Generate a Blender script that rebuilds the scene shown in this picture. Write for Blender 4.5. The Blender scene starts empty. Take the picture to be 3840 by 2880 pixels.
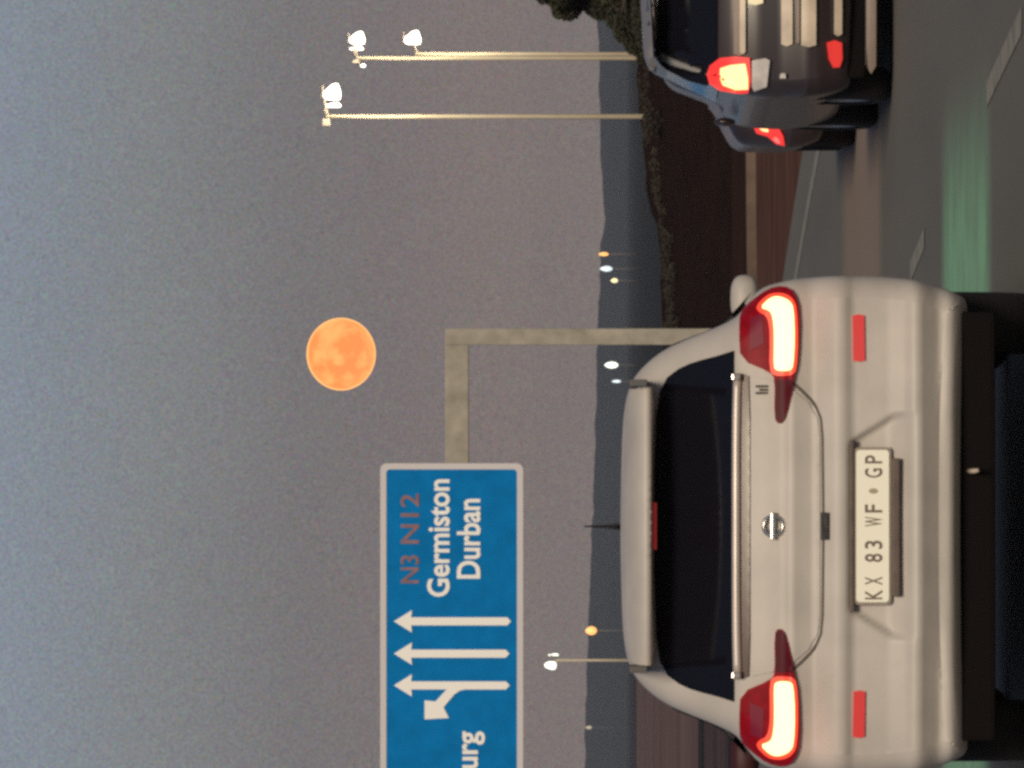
import bpy, bmesh, math, random
import numpy as np
from mathutils import Vector, Matrix, noise
from mathutils.geometry import delaunay_2d_cdt
random.seed(7); rng = np.random.default_rng(7)
R = math.radians
sc = bpy.context.scene
col = sc.collection

# ------------------------------------------------------------------ camera
F = 29400.0            # focal length in photo pixels (photo 3840 px on its long side)
EYE = 1.6
cam_d = bpy.data.cameras.new('camera')
cam_d.sensor_fit = 'HORIZONTAL'; cam_d.sensor_width = 36.0
cam_d.lens = 36.0 * F / 3840.0
cam_d.clip_start = 0.5; cam_d.clip_end = 60000
cam = bpy.data.objects.new('camera', cam_d); col.objects.link(cam)
cam.location = (0, 0, EYE)
pitch = math.atan((2326 - 1920) / F)        # the phone is held on its side: world up points left in the picture
fwd = Vector((0, math.cos(pitch), math.sin(pitch)))
up = Vector((0, -math.sin(pitch), math.cos(pitch)))
m = Matrix((( -up.x, 1, -fwd.x), (-up.y, 0, -fwd.y), (-up.z, 0, -fwd.z)))
cam.rotation_euler = m.to_euler()
cam_d.dof.use_dof = False
sc.camera = cam

# ------------------------------------------------------------------ dusk sky
SUN_EL, SUN_AZ = 30.0, 6.0
world = bpy.data.worlds.new('World'); sc.world = world; world.use_nodes = True
nt = world.node_tree; nt.nodes.clear()
wo = nt.nodes.new('ShaderNodeOutputWorld'); bg = nt.nodes.new('ShaderNodeBackground')
tc = nt.nodes.new('ShaderNodeTexCoord'); sp = nt.nodes.new('ShaderNodeSeparateXYZ')
mr = nt.nodes.new('ShaderNodeMapRange'); ramp = nt.nodes.new('ShaderNodeValToRGB')
nt.links.new(tc.outputs['Generated'], sp.inputs[0])
nt.links.new(sp.outputs['Z'], mr.inputs['Value'])
mr.inputs['From Min'].default_value = 0.0; mr.inputs['From Max'].default_value = 0.5
def lin(r, g, b):
    f = lambda c: (c/255/12.92) if c/255 <= 0.04045 else ((c/255+0.055)/1.055)**2.4
    return (f(r), f(g), f(b), 1)
SKY = [(0.0, (134,120,114)), (0.03, (131,118,114)), (0.06, (122,114,114)), (0.083, (119,116,117)), (0.118, (126,129,131)), (0.16, (132,141,152)), (0.45, (104,116,138)), (1.0, (70,80,102))]
while len(ramp.color_ramp.elements) < len(SKY): ramp.color_ramp.elements.new(0.5)
for e, (p, c) in zip(ramp.color_ramp.elements, SKY):
    e.position = p; e.color = lin(*c)
nt.links.new(mr.outputs[0], ramp.inputs[0])
# thin uneven dusk haze, very broad
wn = nt.nodes.new('ShaderNodeTexNoise'); wn.inputs['Scale'].default_value = 22; wn.inputs['Detail'].default_value = 4
nt.links.new(tc.outputs['Generated'], wn.inputs['Vector'])
wm = nt.nodes.new('ShaderNodeMapRange'); wm.inputs['To Min'].default_value = 0.92; wm.inputs['To Max'].default_value = 1.10
nt.links.new(wn.outputs['Fac'], wm.inputs['Value'])
wg = nt.nodes.new('ShaderNodeTexNoise'); wg.inputs['Scale'].default_value = 2600; wg.inputs['Detail'].default_value = 1.5   # fine image grain mixed into the sky colour
nt.links.new(tc.outputs['Generated'], wg.inputs['Vector'])
wgm = nt.nodes.new('ShaderNodeMix'); wgm.data_type='RGBA'; wgm.blend_type='OVERLAY'; wgm.inputs['Factor'].default_value = 0.60
whs = nt.nodes.new('ShaderNodeHueSaturation'); whs.inputs['Saturation'].default_value = 0.55
nt.links.new(wg.outputs['Color'], whs.inputs['Color'])
nt.links.new(ramp.outputs[0], wgm.inputs['A']); nt.links.new(whs.outputs[0], wgm.inputs['B'])
nt.links.new(wgm.outputs['Result'], bg.inputs['Color']); nt.links.new(wm.outputs[0], bg.inputs['Strength'])
nt.links.new(bg.outputs[0], wo.inputs['Surface'])

sun_d = bpy.data.lights.new('sun', 'SUN'); sun_d.energy = 2.45; sun_d.angle = R(16); sun_d.color = (1.0, 0.84, 0.63)
sun = bpy.data.objects.new('sun', sun_d); col.objects.link(sun)
sun.rotation_euler = (R(90 - SUN_EL), 0, R(SUN_AZ))     # afterglow and town light from behind the camera
sun.location = (0, -20, 20)

sc.view_settings.view_transform = 'Standard'; sc.view_settings.look = 'None'
sc.view_settings.exposure = 0; sc.view_settings.gamma = 1
sc.cycles.use_denoising = False
sc.cycles.use_adaptive_sampling = False
sc.cycles.pixel_filter_type = 'BLACKMAN_HARRIS'; sc.cycles.filter_width = 3.2
sc.cycles.sample_clamp_direct = 6; sc.cycles.sample_clamp_indirect = 1.5
sc.cycles.max_bounces = 6; sc.cycles.volume_bounces = 1

# ------------------------------------------------------------------ helpers
def tag(o, label=None, cat=None, group=None, kind=None):
    if label: o['label'] = label
    if cat: o['category'] = cat
    if group: o['group'] = group
    if kind: o['kind'] = kind
    return o
def link(name, me, mat=None, parent=None, smooth=False):
    o = bpy.data.objects.new(name, me); col.objects.link(o)
    if mat: me.materials.append(mat)
    if parent: o.parent = parent
    if smooth:
        for p in me.polygons: p.use_smooth = True
    return o
def mesh(name, V, Fc, mat=None, parent=None, smooth=False):
    me = bpy.data.meshes.new(name); me.from_pydata([tuple(v) for v in V], [], Fc); me.validate()
    bm = bmesh.new(); bm.from_mesh(me); bmesh.ops.recalc_face_normals(bm, faces=bm.faces); bm.to_mesh(me); bm.free()
    return link(name, me, mat, parent, smooth)
def empty(name, loc=(0,0,0), rz=0, parent=None):
    o = bpy.data.objects.new(name, None); col.objects.link(o); o.location = loc; o.rotation_euler = (0,0,rz)
    o.empty_display_size = 0.2
    if parent: o.parent = parent
    return o
def box_vf(x0,x1,y0,y1,z0,z1):
    V = [(x,y,z) for x in (x0,x1) for y in (y0,y1) for z in (z0,z1)]
    return V, [(0,1,3,2),(4,6,7,5),(0,4,5,1),(2,3,7,6),(0,2,6,4),(1,5,7,3)]
def box(name, b, mat, parent=None, bevel=0.0):
    V, Fc = box_vf(*b); o = mesh(name, V, Fc, mat, parent)
    if bevel:
        bm = bmesh.new(); bm.from_mesh(o.data)
        bmesh.ops.bevel(bm, geom=bm.edges[:], offset=bevel, segments=2, affect='EDGES', profile=0.6)
        bm.to_mesh(o.data); bm.free()
    return o
def tube_vf(pts, rad, n=10, cap=True):
    pts = [Vector(p) for p in pts]; V=[]; Fc=[]
    rads = rad if isinstance(rad,(list,tuple)) else [rad]*len(pts)
    for i,p in enumerate(pts):
        t = (pts[min(i+1,len(pts)-1)] - pts[max(i-1,0)]).normalized()
        a = t.cross(Vector((0,0,1)))
        if a.length < 1e-3: a = t.cross(Vector((0,1,0)))
        a.normalize(); b = t.cross(a)
        for k in range(n):
            th = 2*math.pi*k/n; V.append(p + rads[i]*(math.cos(th)*a + math.sin(th)*b))
    for i in range(len(pts)-1):
        for k in range(n):
            Fc.append((i*n+k, i*n+(k+1)%n, (i+1)*n+(k+1)%n, (i+1)*n+k))
    if cap: Fc += [tuple(range(n)), tuple(range((len(pts)-1)*n, len(pts)*n))]
    return V, Fc
def tube(name, pts, rad, mat, parent=None, n=10):
    V, Fc = tube_vf(pts, rad, n); return mesh(name, V, Fc, mat, parent, True)
def lathe_x(name, prof, mat, parent, loc, n=40):
    # profile of (x along axle, radius) turned about the X axis
    V=[]; Fc=[]
    for x,r in prof:
        for k in range(n):
            th = 2*math.pi*k/n; V.append((x, r*math.cos(th), r*math.sin(th)))
    for i in range(len(prof)-1):
        for k in range(n): Fc.append((i*n+k, i*n+(k+1)%n, (i+1)*n+(k+1)%n, (i+1)*n+k))
    o = mesh(name, V, Fc, mat, parent, True); o.location = loc; return o

def mat(name, base, rough=0.5, metal=0.0, emit=None, estr=0.0, noise_amt=0.0, nscale=5.0, coat=0.0, bump=0.0, bscale=40, base2=None, spec=None):
    M = bpy.data.materials.new(name); M.use_nodes = True; t = M.node_tree; b = t.nodes['Principled BSDF']
    b.inputs['Base Color'].default_value = (*base, 1); b.inputs['Roughness'].default_value = rough
    b.inputs['Metallic'].default_value = metal
    if spec is not None: b.inputs['Specular IOR Level'].default_value = spec
    if coat: b.inputs['Coat Weight'].default_value = coat; b.inputs['Coat Roughness'].default_value = 0.08
    if emit: b.inputs['Emission Color'].default_value = (*emit, 1); b.inputs['Emission Strength'].default_value = estr
    t.nodes.new('ShaderNodeTexCoord').name = 'tc'; tcn = t.nodes['tc']
    if noise_amt or base2:
        n = t.nodes.new('ShaderNodeTexNoise'); n.inputs['Scale'].default_value = nscale; n.inputs['Detail'].default_value = 6
        t.links.new(tcn.outputs['Object'], n.inputs['Vector'])
        mx = t.nodes.new('ShaderNodeMix'); mx.data_type = 'RGBA'
        c2 = base2 if base2 else tuple(c*(1-noise_amt) for c in base)
        c1 = base if base2 else tuple(min(1,c*(1+noise_amt)) for c in base)
        mx.inputs['A'].default_value = (*c1,1); mx.inputs['B'].default_value = (*c2,1)
        cr = t.nodes.new('ShaderNodeMapRange'); cr.inputs['From Min'].default_value = 0.3; cr.inputs['From Max'].default_value = 0.7
        t.links.new(n.outputs['Fac'], cr.inputs['Value']); t.links.new(cr.outputs[0], mx.inputs['Factor'])
        t.links.new(mx.outputs['Result'], b.inputs['Base Color'])
    if bump:
        n = t.nodes.new('ShaderNodeTexNoise'); n.inputs['Scale'].default_value = bscale; n.inputs['Detail'].default_value = 5
        t.links.new(tcn.outputs['Object'], n.inputs['Vector'])
        bp = t.nodes.new('ShaderNodeBump'); bp.inputs['Strength'].default_value = bump; bp.inputs['Distance'].default_value = 0.02
        t.links.new(n.outputs['Fac'], bp.inputs['Height']); t.links.new(bp.outputs[0], b.inputs['Normal'])
    return M

M_white = mat('white_paint', (0.515,0.48,0.445), 0.5, noise_amt=0.09, nscale=4.5, bump=0.12, bscale=9)
M_trimline = mat('shut_line', (0.13,0.115,0.10), 0.8)
M_glass = mat('dark_glass', (0.006,0.006,0.010), 0.10)
M_black = mat('black_plastic', (0.018,0.017,0.018), 0.6, bump=0.3)
M_under = mat('underbody', (0.008,0.006,0.006), 0.9, spec=0.1)
M_rubber = mat('tyre_rubber', (0.016,0.014,0.014), 0.85, bump=0.4, bscale=60)
M_chrome = mat('chrome', (0.75,0.73,0.70), 0.18, metal=1.0)
M_rim = mat('alloy', (0.45,0.45,0.46), 0.35, metal=0.8)
M_brake = mat('brake_light_lit', (0.6,0.2,0.1), 0.4, emit=(1.0,0.60,0.26), estr=2.9)
M_brake_edge = mat('brake_light_edge', (0.6,0.05,0.03), 0.4, emit=(1.0,0.07,0.03), estr=0.95)
M_lens = mat('red_lens', (0.15,0.001,0.010), 0.35, spec=0.08, emit=(1.0,0.03,0.03), estr=0.10, coat=0.0, noise_amt=0.35, nscale=25)
M_lens_dark = mat('dark_red_lens', (0.085,0.003,0.012), 0.45, spec=0.15)
M_reflector = mat('reflector', (0.80,0.045,0.05), 0.4, emit=None)
M_plate = mat('plate_white', (1.0,0.98,0.84), 0.6)
M_plate_ink = mat('plate_ink', (0.16,0.12,0.10), 0.6)
M_plate_rim = mat('plate_rim', (0.30,0.26,0.22), 0.6)

# ------------------------------------------------------------------ ground
def gz(d):
    if d < 95: return 0.0
    if d < 200: return -1.3 * ((d-95)/105.0)**1.3
    if d < 320: return -1.3 - 0.6*(d-200)/120.0
    return -1.9
def lane(d):
    e = d - 32
    return 1.40 - 0.062*e - e*e/1400.0
ds = list(np.linspace(-30,95,30)) + list(np.linspace(98,330,40)) + [400,520,700,1000,1500,2200,3200,4500,6500,9000]
xs_n = [-1,-.6,-.4,-.25,-.15,-.1,-.06,-.03,-.01,0,.01,.03,.06,.1,.15,.25,.4,.6,1]
V=[]; Fc=[]
for d in ds:
    for s in xs_n:
        x = s*6500
        z = gz(d)
        V.append((x,d,z-0.012))
n=len(xs_n)
for i in range(len(ds)-1):
    for j in range(n-1): Fc.append((i*n+j,i*n+j+1,(i+1)*n+j+1,(i+1)*n+j))
M_soil = mat('verge_soil', (0.150,0.078,0.062), 0.95, spec=0.0, base2=(0.080,0.045,0.038), nscale=0.7, bump=0.6, bscale=3)  # brown soil, tail-lamp glow worked in as extra red
tag(mesh('ground', V, Fc, M_soil), 'reddish brown bare verge running to the horizon', kind='structure')

# road following a gentle left bend
M_road = mat('asphalt', (0.17,0.165,0.16), 0.8, spec=0.15, bump=0.5, bscale=25)
t = M_road.node_tree; b = t.nodes['Principled BSDF']; tcn = t.nodes['tc']
def N(t, typ, **kw):
    n = t.nodes.new(typ)
    for k,v in kw.items():
        if k in n.inputs: n.inputs[k].default_value = v
        else: setattr(n,k,v)
    return n
def band(t, src, a0, a1, b0, b1):
    n1 = t.nodes.new('ShaderNodeMapRange'); n1.interpolation_type='SMOOTHSTEP'
    n1.inputs['From Min'].default_value=a0; n1.inputs['From Max'].default_value=a1
    n2 = t.nodes.new('ShaderNodeMapRange'); n2.interpolation_type='SMOOTHSTEP'
    n2.inputs['From Min'].default_value=b0; n2.inputs['From Max'].default_value=b1
    n2.inputs['To Min'].default_value=1; n2.inputs['To Max'].default_value=0
    t.links.new(src,n1.inputs['Value']); t.links.new(src,n2.inputs['Value'])
    mm = t.nodes.new('ShaderNodeMath'); mm.operation='MULTIPLY'
    t.links.new(n1.outputs[0],mm.inputs[0]); t.links.new(n2.outputs[0],mm.inputs[1]); return mm.outputs[0]
def mul(t,a,b_):
    mm = t.nodes.new('ShaderNodeMath'); mm.operation='MULTIPLY'; t.links.new(a,mm.inputs[0])
    if isinstance(b_,float): mm.inputs[1].default_value=b_
    else: t.links.new(b_,mm.inputs[1])
    return mm.outputs[0]
def mixc(t,f,a,bc):
    mx = t.nodes.new('ShaderNodeMix'); mx.data_type='RGBA'; t.links.new(f,mx.inputs['Factor'])
    if isinstance(a,tuple): mx.inputs['A'].default_value=(*a,1)
    else: t.links.new(a,mx.inputs['A'])
    mx.inputs['B'].default_value=(*bc,1); return mx.outputs['Result']
s_ = t.nodes.new('ShaderNodeSeparateXYZ'); t.links.new(tcn.outputs['Object'], s_.inputs[0])
mp = t.nodes.new('ShaderNodeMapping'); mp.inputs['Scale'].default_value=(1.2,0.12,1); t.links.new(tcn.outputs['Object'], mp.inputs['Vector'])
nz = t.nodes.new('ShaderNodeTexNoise'); nz.inputs['Scale'].default_value=1.0; nz.inputs['Detail'].default_value=5; t.links.new(mp.outputs[0], nz.inputs['Vector'])
c = mixc(t, nz.outputs['Fac'], (0.110,0.118,0.108), (0.200,0.180,0.160))
sheen_tan = mul(t, band(t, s_.outputs['Y'], 47.5,49,55.0,57.5), 0.75)       # pale band of reflected light painted into the asphalt colour
c = mixc(t, sheen_tan, c, (0.30,0.23,0.185))
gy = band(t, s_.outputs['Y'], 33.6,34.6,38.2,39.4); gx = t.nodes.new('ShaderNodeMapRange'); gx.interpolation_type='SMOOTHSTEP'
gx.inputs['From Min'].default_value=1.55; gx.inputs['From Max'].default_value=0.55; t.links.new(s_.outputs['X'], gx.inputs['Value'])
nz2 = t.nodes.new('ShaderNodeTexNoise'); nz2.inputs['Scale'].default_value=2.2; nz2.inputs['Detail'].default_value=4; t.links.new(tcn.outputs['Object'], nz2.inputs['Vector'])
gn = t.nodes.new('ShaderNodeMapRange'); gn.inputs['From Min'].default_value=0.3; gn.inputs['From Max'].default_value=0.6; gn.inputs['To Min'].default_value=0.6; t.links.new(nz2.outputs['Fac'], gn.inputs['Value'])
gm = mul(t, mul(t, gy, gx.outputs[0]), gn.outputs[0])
c = mixc(t, gm, c, (0.25,0.50,0.31))                                         # green light reflected on the road, painted into its colour
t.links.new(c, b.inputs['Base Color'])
dd = list(np.linspace(-30,120,76)) + list(np.linspace(124,330,40))
V=[]; Fc=[]
fr = np.linspace(0,1,8)
for d in dd:
    L0 = lane(max(d,0)); a, e = L0-11.5, L0+3.9
    for s in fr: V.append((a+(e-a)*s, d, gz(d)+0.0))
for i in range(len(dd)-1):
    for j in range(7): Fc.append((i*8+j,i*8+j+1,(i+1)*8+j+1,(i+1)*8+j))
tag(mesh('road', V, Fc, M_road), 'dark asphalt carriageway bending left with green and tan light reflections painted on it', kind='structure')
M_mark = mat('road_paint', (0.25,0.235,0.19), 0.7, noise_amt=0.35, nscale=6)
def strip(name, f, d0, d1, w, mtl, parent=None, z=0.004, n=12):
    V=[]; Fc=[]
    for i in range(n+1):
        d = d0+(d1-d0)*i/n; V += [(f(d)-w/2,d,gz(d)+z),(f(d)+w/2,d,gz(d)+z)]
    for i in range(n): Fc.append((2*i,2*i+1,2*i+3,2*i+2))
    return mesh(name,V,Fc,mtl,parent)
marks = empty('road_markings', (0,0,0)); tag(marks, kind='structure')
strip('edge_line', lambda d: lane(d)+3.13, 44, 94, 0.16, M_mark, marks, n=40)
for a,bb in ((9,12.5),(20.5,23.5),(31.2,34.2),(41.2,43.2),(52.2,54.2),(63,65),(74,76),(85,87)):
    strip('lane_dash', lane, a, bb, 0.11, M_mark, marks)

# crest kerb where the verge falls away
M_conc = mat('old_concrete', (0.17,0.125,0.10), 0.9, spec=0.1, noise_amt=0.3, nscale=2, bump=0.4)
V=[];Fc=[]
K = [(x, 91.5 + 1.2*math.sin(x*0.55) + x*0.25) for x in np.linspace(-2.0,8,41)]
for x,y in K: V += [(x,y,gz(y)-0.02),(x,y,gz(y)+0.10),(x,y+0.28,gz(y)+0.10),(x,y+0.28,gz(y)-0.02)]
for i in range(len(K)-1):
    for k in range(3): Fc.append((4*i+k,4*i+k+1,4*i+5+k,4*i+4+k))
tag(mesh('kerb', V, Fc, M_conc), kind='structure')

# dark bank beyond the dip
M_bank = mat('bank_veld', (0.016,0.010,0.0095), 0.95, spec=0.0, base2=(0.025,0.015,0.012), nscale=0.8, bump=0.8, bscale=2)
def bank_top(x):   # crest height at 222 m
    return float(np.interp(x,[-6,0,1.6,3.2,4.4,5.1,6.2,7.5,9,14,20,45],[.15,.20,.27,.30,.36,.46,.74,.88,1.02,1.08,1.0,.9]))
V=[];Fc=[]; xs = np.linspace(-6,45,205); prof=[(202.5,0),(204,.12),(206,.3),(208.5,.48),(211,.66),(214,.82),(217,.93),(222,1.0),(240,1.02),(262,.95),(275,-.2)]
for x in xs:
    ft = max(0.0, min(1.0, (x+6)/4.5))
    for y,h in prof:
        g = gz(y)-0.05; top = bank_top(x)
        z = g + (max(top,g+0.0)-g)*h*ft + (0.16*noise.noise(Vector((x*1.1,y*.05,0)))+0.07*noise.noise(Vector((x*3.7,y*.1,4))))*ft*min(1,h*2)
        V.append((x,y,z))
n=len(prof)
for i in range(len(xs)-1):
    for j in range(n-1): Fc.append((i*n+j,i*n+j+1,(i+1)*n+j+1,(i+1)*n+j))
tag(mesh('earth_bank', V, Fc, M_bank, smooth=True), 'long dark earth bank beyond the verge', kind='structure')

def leaf_cloud(blobs, count, size, seed):
    """leaf sized quads spread through the volume of ellipsoids (cx,cy,cz,rx,ry,rz)"""
    r = random.Random(seed); V=[];Fc=[]
    w = [bb[3]*bb[5] for bb in blobs]
    for _ in range(count):
        bx = r.choices(blobs, w)[0]
        while True:
            p = Vector((r.uniform(-1,1),r.uniform(-1,1),r.uniform(-1,1)))
            if p.length <= 1: break
        p = p.normalized()*(p.length**0.55) if p.length>0 else p
        c_ = Vector((bx[0]+p.x*bx[3], bx[1]+p.y*bx[4], bx[2]+p.z*bx[5]))
        if noise.noise(c_*1.6+Vector((seed,0,0))) < -0.25: continue
        s = size*r.uniform(.6,1.3)
        a = Vector((r.uniform(-1,1),r.uniform(-1,1),r.uniform(-1,1))).normalized(); b2 = a.orthogonal().normalized(); b2.rotate(Matrix.Rotation(r.uniform(0,6.28),3,a))
        i0=len(V); V += [c_-a*s-b2*s*.1, c_-b2*s*.45, c_+a*s, c_+b2*s*.45]; Fc.append((i0,i0+1,i0+2,i0+3))
    return V,Fc
M_leaf = mat('dusk_foliage', (0.050,0.052,0.022), 0.8, base2=(0.028,0.026,0.016), nscale=1.5)
M_brush = mat('dark_brush', (0.040,0.032,0.020), 0.9, base2=(0.030,0.020,0.016), nscale=1.0)
M_bark = mat('bark', (0.06,0.045,0.035), 0.9, bump=0.6, bscale=12)
bl=[]
for i in range(110):
    x = random.uniform(-3.5,16); y = random.uniform(214,232)
    bl.append((x,y,bank_top(x)-0.12,random.uniform(.25,.7),.5,random.uniform(.10,.26)))
V,Fc = leaf_cloud(bl, 26000, 0.07, 3)
tag(mesh('brush', V, Fc, M_brush), 'low dark scrub along the crest of the bank', 'scrub', kind='stuff')

# far hills
M_hill = mat('far_hill', (0.028,0.042,0.056), 0.95, spec=0.0, base2=(0.036,0.050,0.064), nscale=0.01)
hv = [(-3000,2185),(0,2192),(300,2198),(700,2212),(1100,2228),(1400,2236),(1700,2242),(1950,2254),(2060,2268),(2150,2262),(2300,2252),(2700,2245),(2900,2240),(3400,2225),(6000,2210)]
V=[];Fc=[]; D=5200
us = np.linspace(-2600,5600,420)
for u in us:
    v = np.interp(u,[a for a,_ in hv],[b_ for _,b_ in hv]) + 7*noise.noise(Vector((u*.012,0,0))) + 3.5*noise.noise(Vector((u*.06,3,0)))
    x = (u-1440)/F*D; top = EYE + (2326-v)/F*D
    for k,(dy,h) in enumerate(((-900,-0.2),(-500,.25),(-200,.7),(0,1.0),(700,.8))): V.append((x*(1+dy/D*1.0), D+dy, -1.9+(top+1.9)*h))
for i in range(len(us)-1):
    for j in range(4): Fc.append((i*5+j,i*5+j+1,(i+1)*5+j+1,(i+1)*5+j))
tag(mesh('hills', V, Fc, M_hill, smooth=True), 'low blue grey ridge on the horizon', kind='structure')
# veld between the bank and the ridge
M_plain = mat('dark_plain', (0.036,0.045,0.056), 0.95, spec=0.0, base2=(0.040,0.044,0.050), nscale=0.02)
V=[(-6000,330,-1.86),(6000,330,-1.86),(6000,5400,-1.86),(-6000,5400,-1.86)]
tag(mesh('plain', V, [(0,1,2,3)], M_plain), kind='structure')
M_field = mat('lit_dusty_field', (0.19,0.13,0.125), 0.95, spec=0.0, base2=(0.12,0.085,0.085), nscale=0.02)  # dusty ground with distant light worked into its reddish colour
tag(mesh('far_field', [(-300,345,-1.84),(-12.2,345,-1.84),(-58.4,1650,-1.84),(-900,1650,-1.84)], [(0,1,2,3)], M_field), kind='structure')
M_field2 = mat('purplish_veld', (0.110,0.080,0.085), 0.95, spec=0.0, base2=(0.055,0.042,0.046), nscale=0.1)  # darker purplish ground left of the bank
V=[];Fc=[];yy=np.linspace(96,330,40)
for y in yy: V += [(-40,y,gz(y)+.006),(lane(y)+3.9+.3 if lane(y)+4.2>-39 else -38,y,gz(y)+.006),(-6.0,y,gz(y)+.006)]
for i in range(len(yy)-1):
    if yy[i]>=116: Fc.append((3*i+1,3*i+2,3*i+5,3*i+4))
tag(mesh('veld', V, Fc, M_field2), kind='structure')
V=[];Fc=[];yy=np.linspace(94.2,207,40); xq=np.linspace(0,1,8)
for y in yy:
    xa=lane(y)+4.3
    for q_ in xq: V.append((xa+(48-xa)*q_, y+ (xa+(48-xa)*q_)*.02, gz(y)+.012))
for i in range(len(yy)-1):
    for j in range(7): Fc.append((i*8+j,i*8+j+1,(i+1)*8+j+1,(i+1)*8+j))
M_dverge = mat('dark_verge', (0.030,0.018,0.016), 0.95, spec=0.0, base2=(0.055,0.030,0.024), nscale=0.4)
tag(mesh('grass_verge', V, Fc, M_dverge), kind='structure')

# ------------------------------------------------------------------ the moon
MD = 30000.0
Mm = bpy.data.materials.new('moon_surface'); Mm.use_nodes=True; t=Mm.node_tree; t.nodes.clear()
out=t.nodes.new('ShaderNodeOutputMaterial'); em=t.nodes.new('ShaderNodeEmission'); tcm=t.nodes.new('ShaderNodeTexCoord')
n1=t.nodes.new('ShaderNodeTexNoise'); n1.inputs['Scale'].default_value=0.0125; n1.inputs['Detail'].default_value=3.5; n1.inputs['Roughness'].default_value=0.5
mpm=t.nodes.new('ShaderNodeMapping'); mpm.inputs['Location'].default_value=(31,0,12)
t.links.new(tcm.outputs['Object'],mpm.inputs['Vector']); t.links.new(mpm.outputs[0],n1.inputs['Vector'])
cr=t.nodes.new('ShaderNodeValToRGB'); E=cr.color_ramp.elements
E[0].position=.42; E[0].color=(1.0,0.235,0.060,1); E[1].position=.60; E[1].color=(1.0,0.36,0.105,1)
lw=t.nodes.new('ShaderNodeLayerWeight'); lw.inputs['Blend'].default_value=0.5
rim=t.nodes.new('ShaderNodeMapRange'); rim.inputs['From Min'].default_value=0.62; rim.inputs['From Max'].default_value=0.86
t.links.new(lw.outputs['Facing'],rim.inputs['Value'])
mxm=t.nodes.new('ShaderNodeMix'); mxm.data_type='RGBA'; mxm.inputs['B'].default_value=(1.0,0.52,0.17,1)
t.links.new(n1.outputs['Fac'],cr.inputs[0]); t.links.new(rim.outputs[0],mxm.inputs['Factor']); t.links.new(cr.outputs[0],mxm.inputs['A'])
t.links.new(mxm.outputs['Result'],em.inputs['Color']); em.inputs['Strength'].default_value=1.55; t.links.new(em.outputs[0],out.inputs[0])
MOON_EM = em
bm=bmesh.new(); bmesh.ops.create_uvsphere(bm,u_segments=64,v_segments=32,radius=136/F*MD)
for f in bm.faces: f.smooth=True
me=bpy.data.meshes.new('moon'); bm.to_mesh(me); bm.free()
moon=link('moon',me,Mm); moon.scale=(1.0,1.0,0.955)
moon.location=((1552-1440)/F*MD, MD, EYE+(2326-1279)/F*MD)
tag(moon,'full orange moon low in the dusk sky','moon')

# ------------------------------------------------------------------ overhead gantry sign
SD=200.0; SK=F/SD
def sx(y): return ((2880-y)-1440)/SK          # photo row  -> metres across
def sz(x): return EYE+(2326-x)/SK             # photo column -> metres up
M_gantry = mat('gantry_paint', (0.37,0.345,0.29), 0.85, noise_amt=0.22, nscale=2.2, bump=0.3, bscale=8)
M_signblue = mat('sign_blue', (0.001,0.195,0.54), 0.9, spec=0.1, noise_amt=0.10, nscale=2.5)
M_signwhite = mat('sign_white', (1.0,1.0,0.96), 0.6)
M_border = mat('sign_border', (0.66,0.64,0.66), 0.55)
M_route = mat('route_number_print', (0.27,0.14,0.15), 0.6, noise_amt=0.25, nscale=4)
M_alu = mat('sign_back', (0.35,0.35,0.35), 0.5, metal=0.6)
g = empty('overhead_sign', (sx(1262),SD,gz(SD)))
tag(g,'blue overhead motorway sign with white arrows hanging from a beige gantry','road sign')
gl = Vector(g.location)
def gbox(name,x0,x1,y0,y1,z0,z1,mt,bev=0.0,par=None):
    o = box(name,(x0-gl.x,x1-gl.x,y0-gl.y,y1-gl.y,z0-gl.z,z1-gl.z),mt,par or g,bev); return o
pt = gbox('post', sx(1293),sx(1232), SD-.02,SD+.40, gz(SD)-.3, sz(1669), M_gantry, .02)
gbox('beam', sx(1740)-14, sx(1293)-.004, SD-.02,SD+.40, sz(1757), sz(1669)+.0, M_gantry, .02)
gbox('base_plate', sx(1293)-.15,sx(1232)+.15, SD-.15,SD+.55, gz(SD)-.02, gz(SD)+.06, M_gantry)
def rrect(x0,x1,z0,z1,r,n=6):
    P=[]
    for cx,cz,a0 in ((x1-r,z1-r,0),(x0+r,z1-r,90),(x0+r,z0+r,180),(x1-r,z0+r,270)):
        for k in range(n+1):
            a=R(a0+90*k/n); P.append((cx+r*math.cos(a),cz+r*math.sin(a)))
    return P
def slab(name,P,y0,y1,mt,par,off=gl):
    n=len(P); V=[(x-off.x,y0-off.y,z-off.z) for x,z in P]+[(x-off.x,y1-off.y,z-off.z) for x,z in P]
    return mesh(name,V,[tuple(range(n)),tuple(range(n,2*n))]+[(i,(i+1)%n,n+(i+1)%n,n+i) for i in range(n)],mt,par)
X1=sx(1737); X0=X1-11.6; Z0=sz(1962); Z1=sz(1427)
panel = slab('panel', rrect(X0,X1,Z0,Z1,.17), SD-.26,SD-.14, M_signblue, g)
bw=.155
Po=rrect(X0,X1,Z0,Z1,.17); Pi=rrect(X0+bw,X1-bw,Z0+bw,Z1-bw,.09); n=len(Po)
V=[(x-gl.x,SD-.275-gl.y,z-gl.z) for x,z in Po+Pi]+[(x-gl.x,SD-.262-gl.y,z-gl.z) for x,z in Po+Pi]
Fc=[]
for i in range(n):
    j=(i+1)%n; Fc += [(i,j,n+j,n+i),(2*n+i,2*n+j,3*n+j,3*n+i),(i,j,2*n+j,2*n+i),(n+i,n+j,3*n+j,3*n+i)]
mesh('border',V,Fc,M_border,g)
for k in range(5):
    xx = X1-.9-k*2.4; gbox('bracket', xx-.06,xx+.06, SD-.14,SD-.02, Z0+.3,Z1-.3, M_alu)
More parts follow.
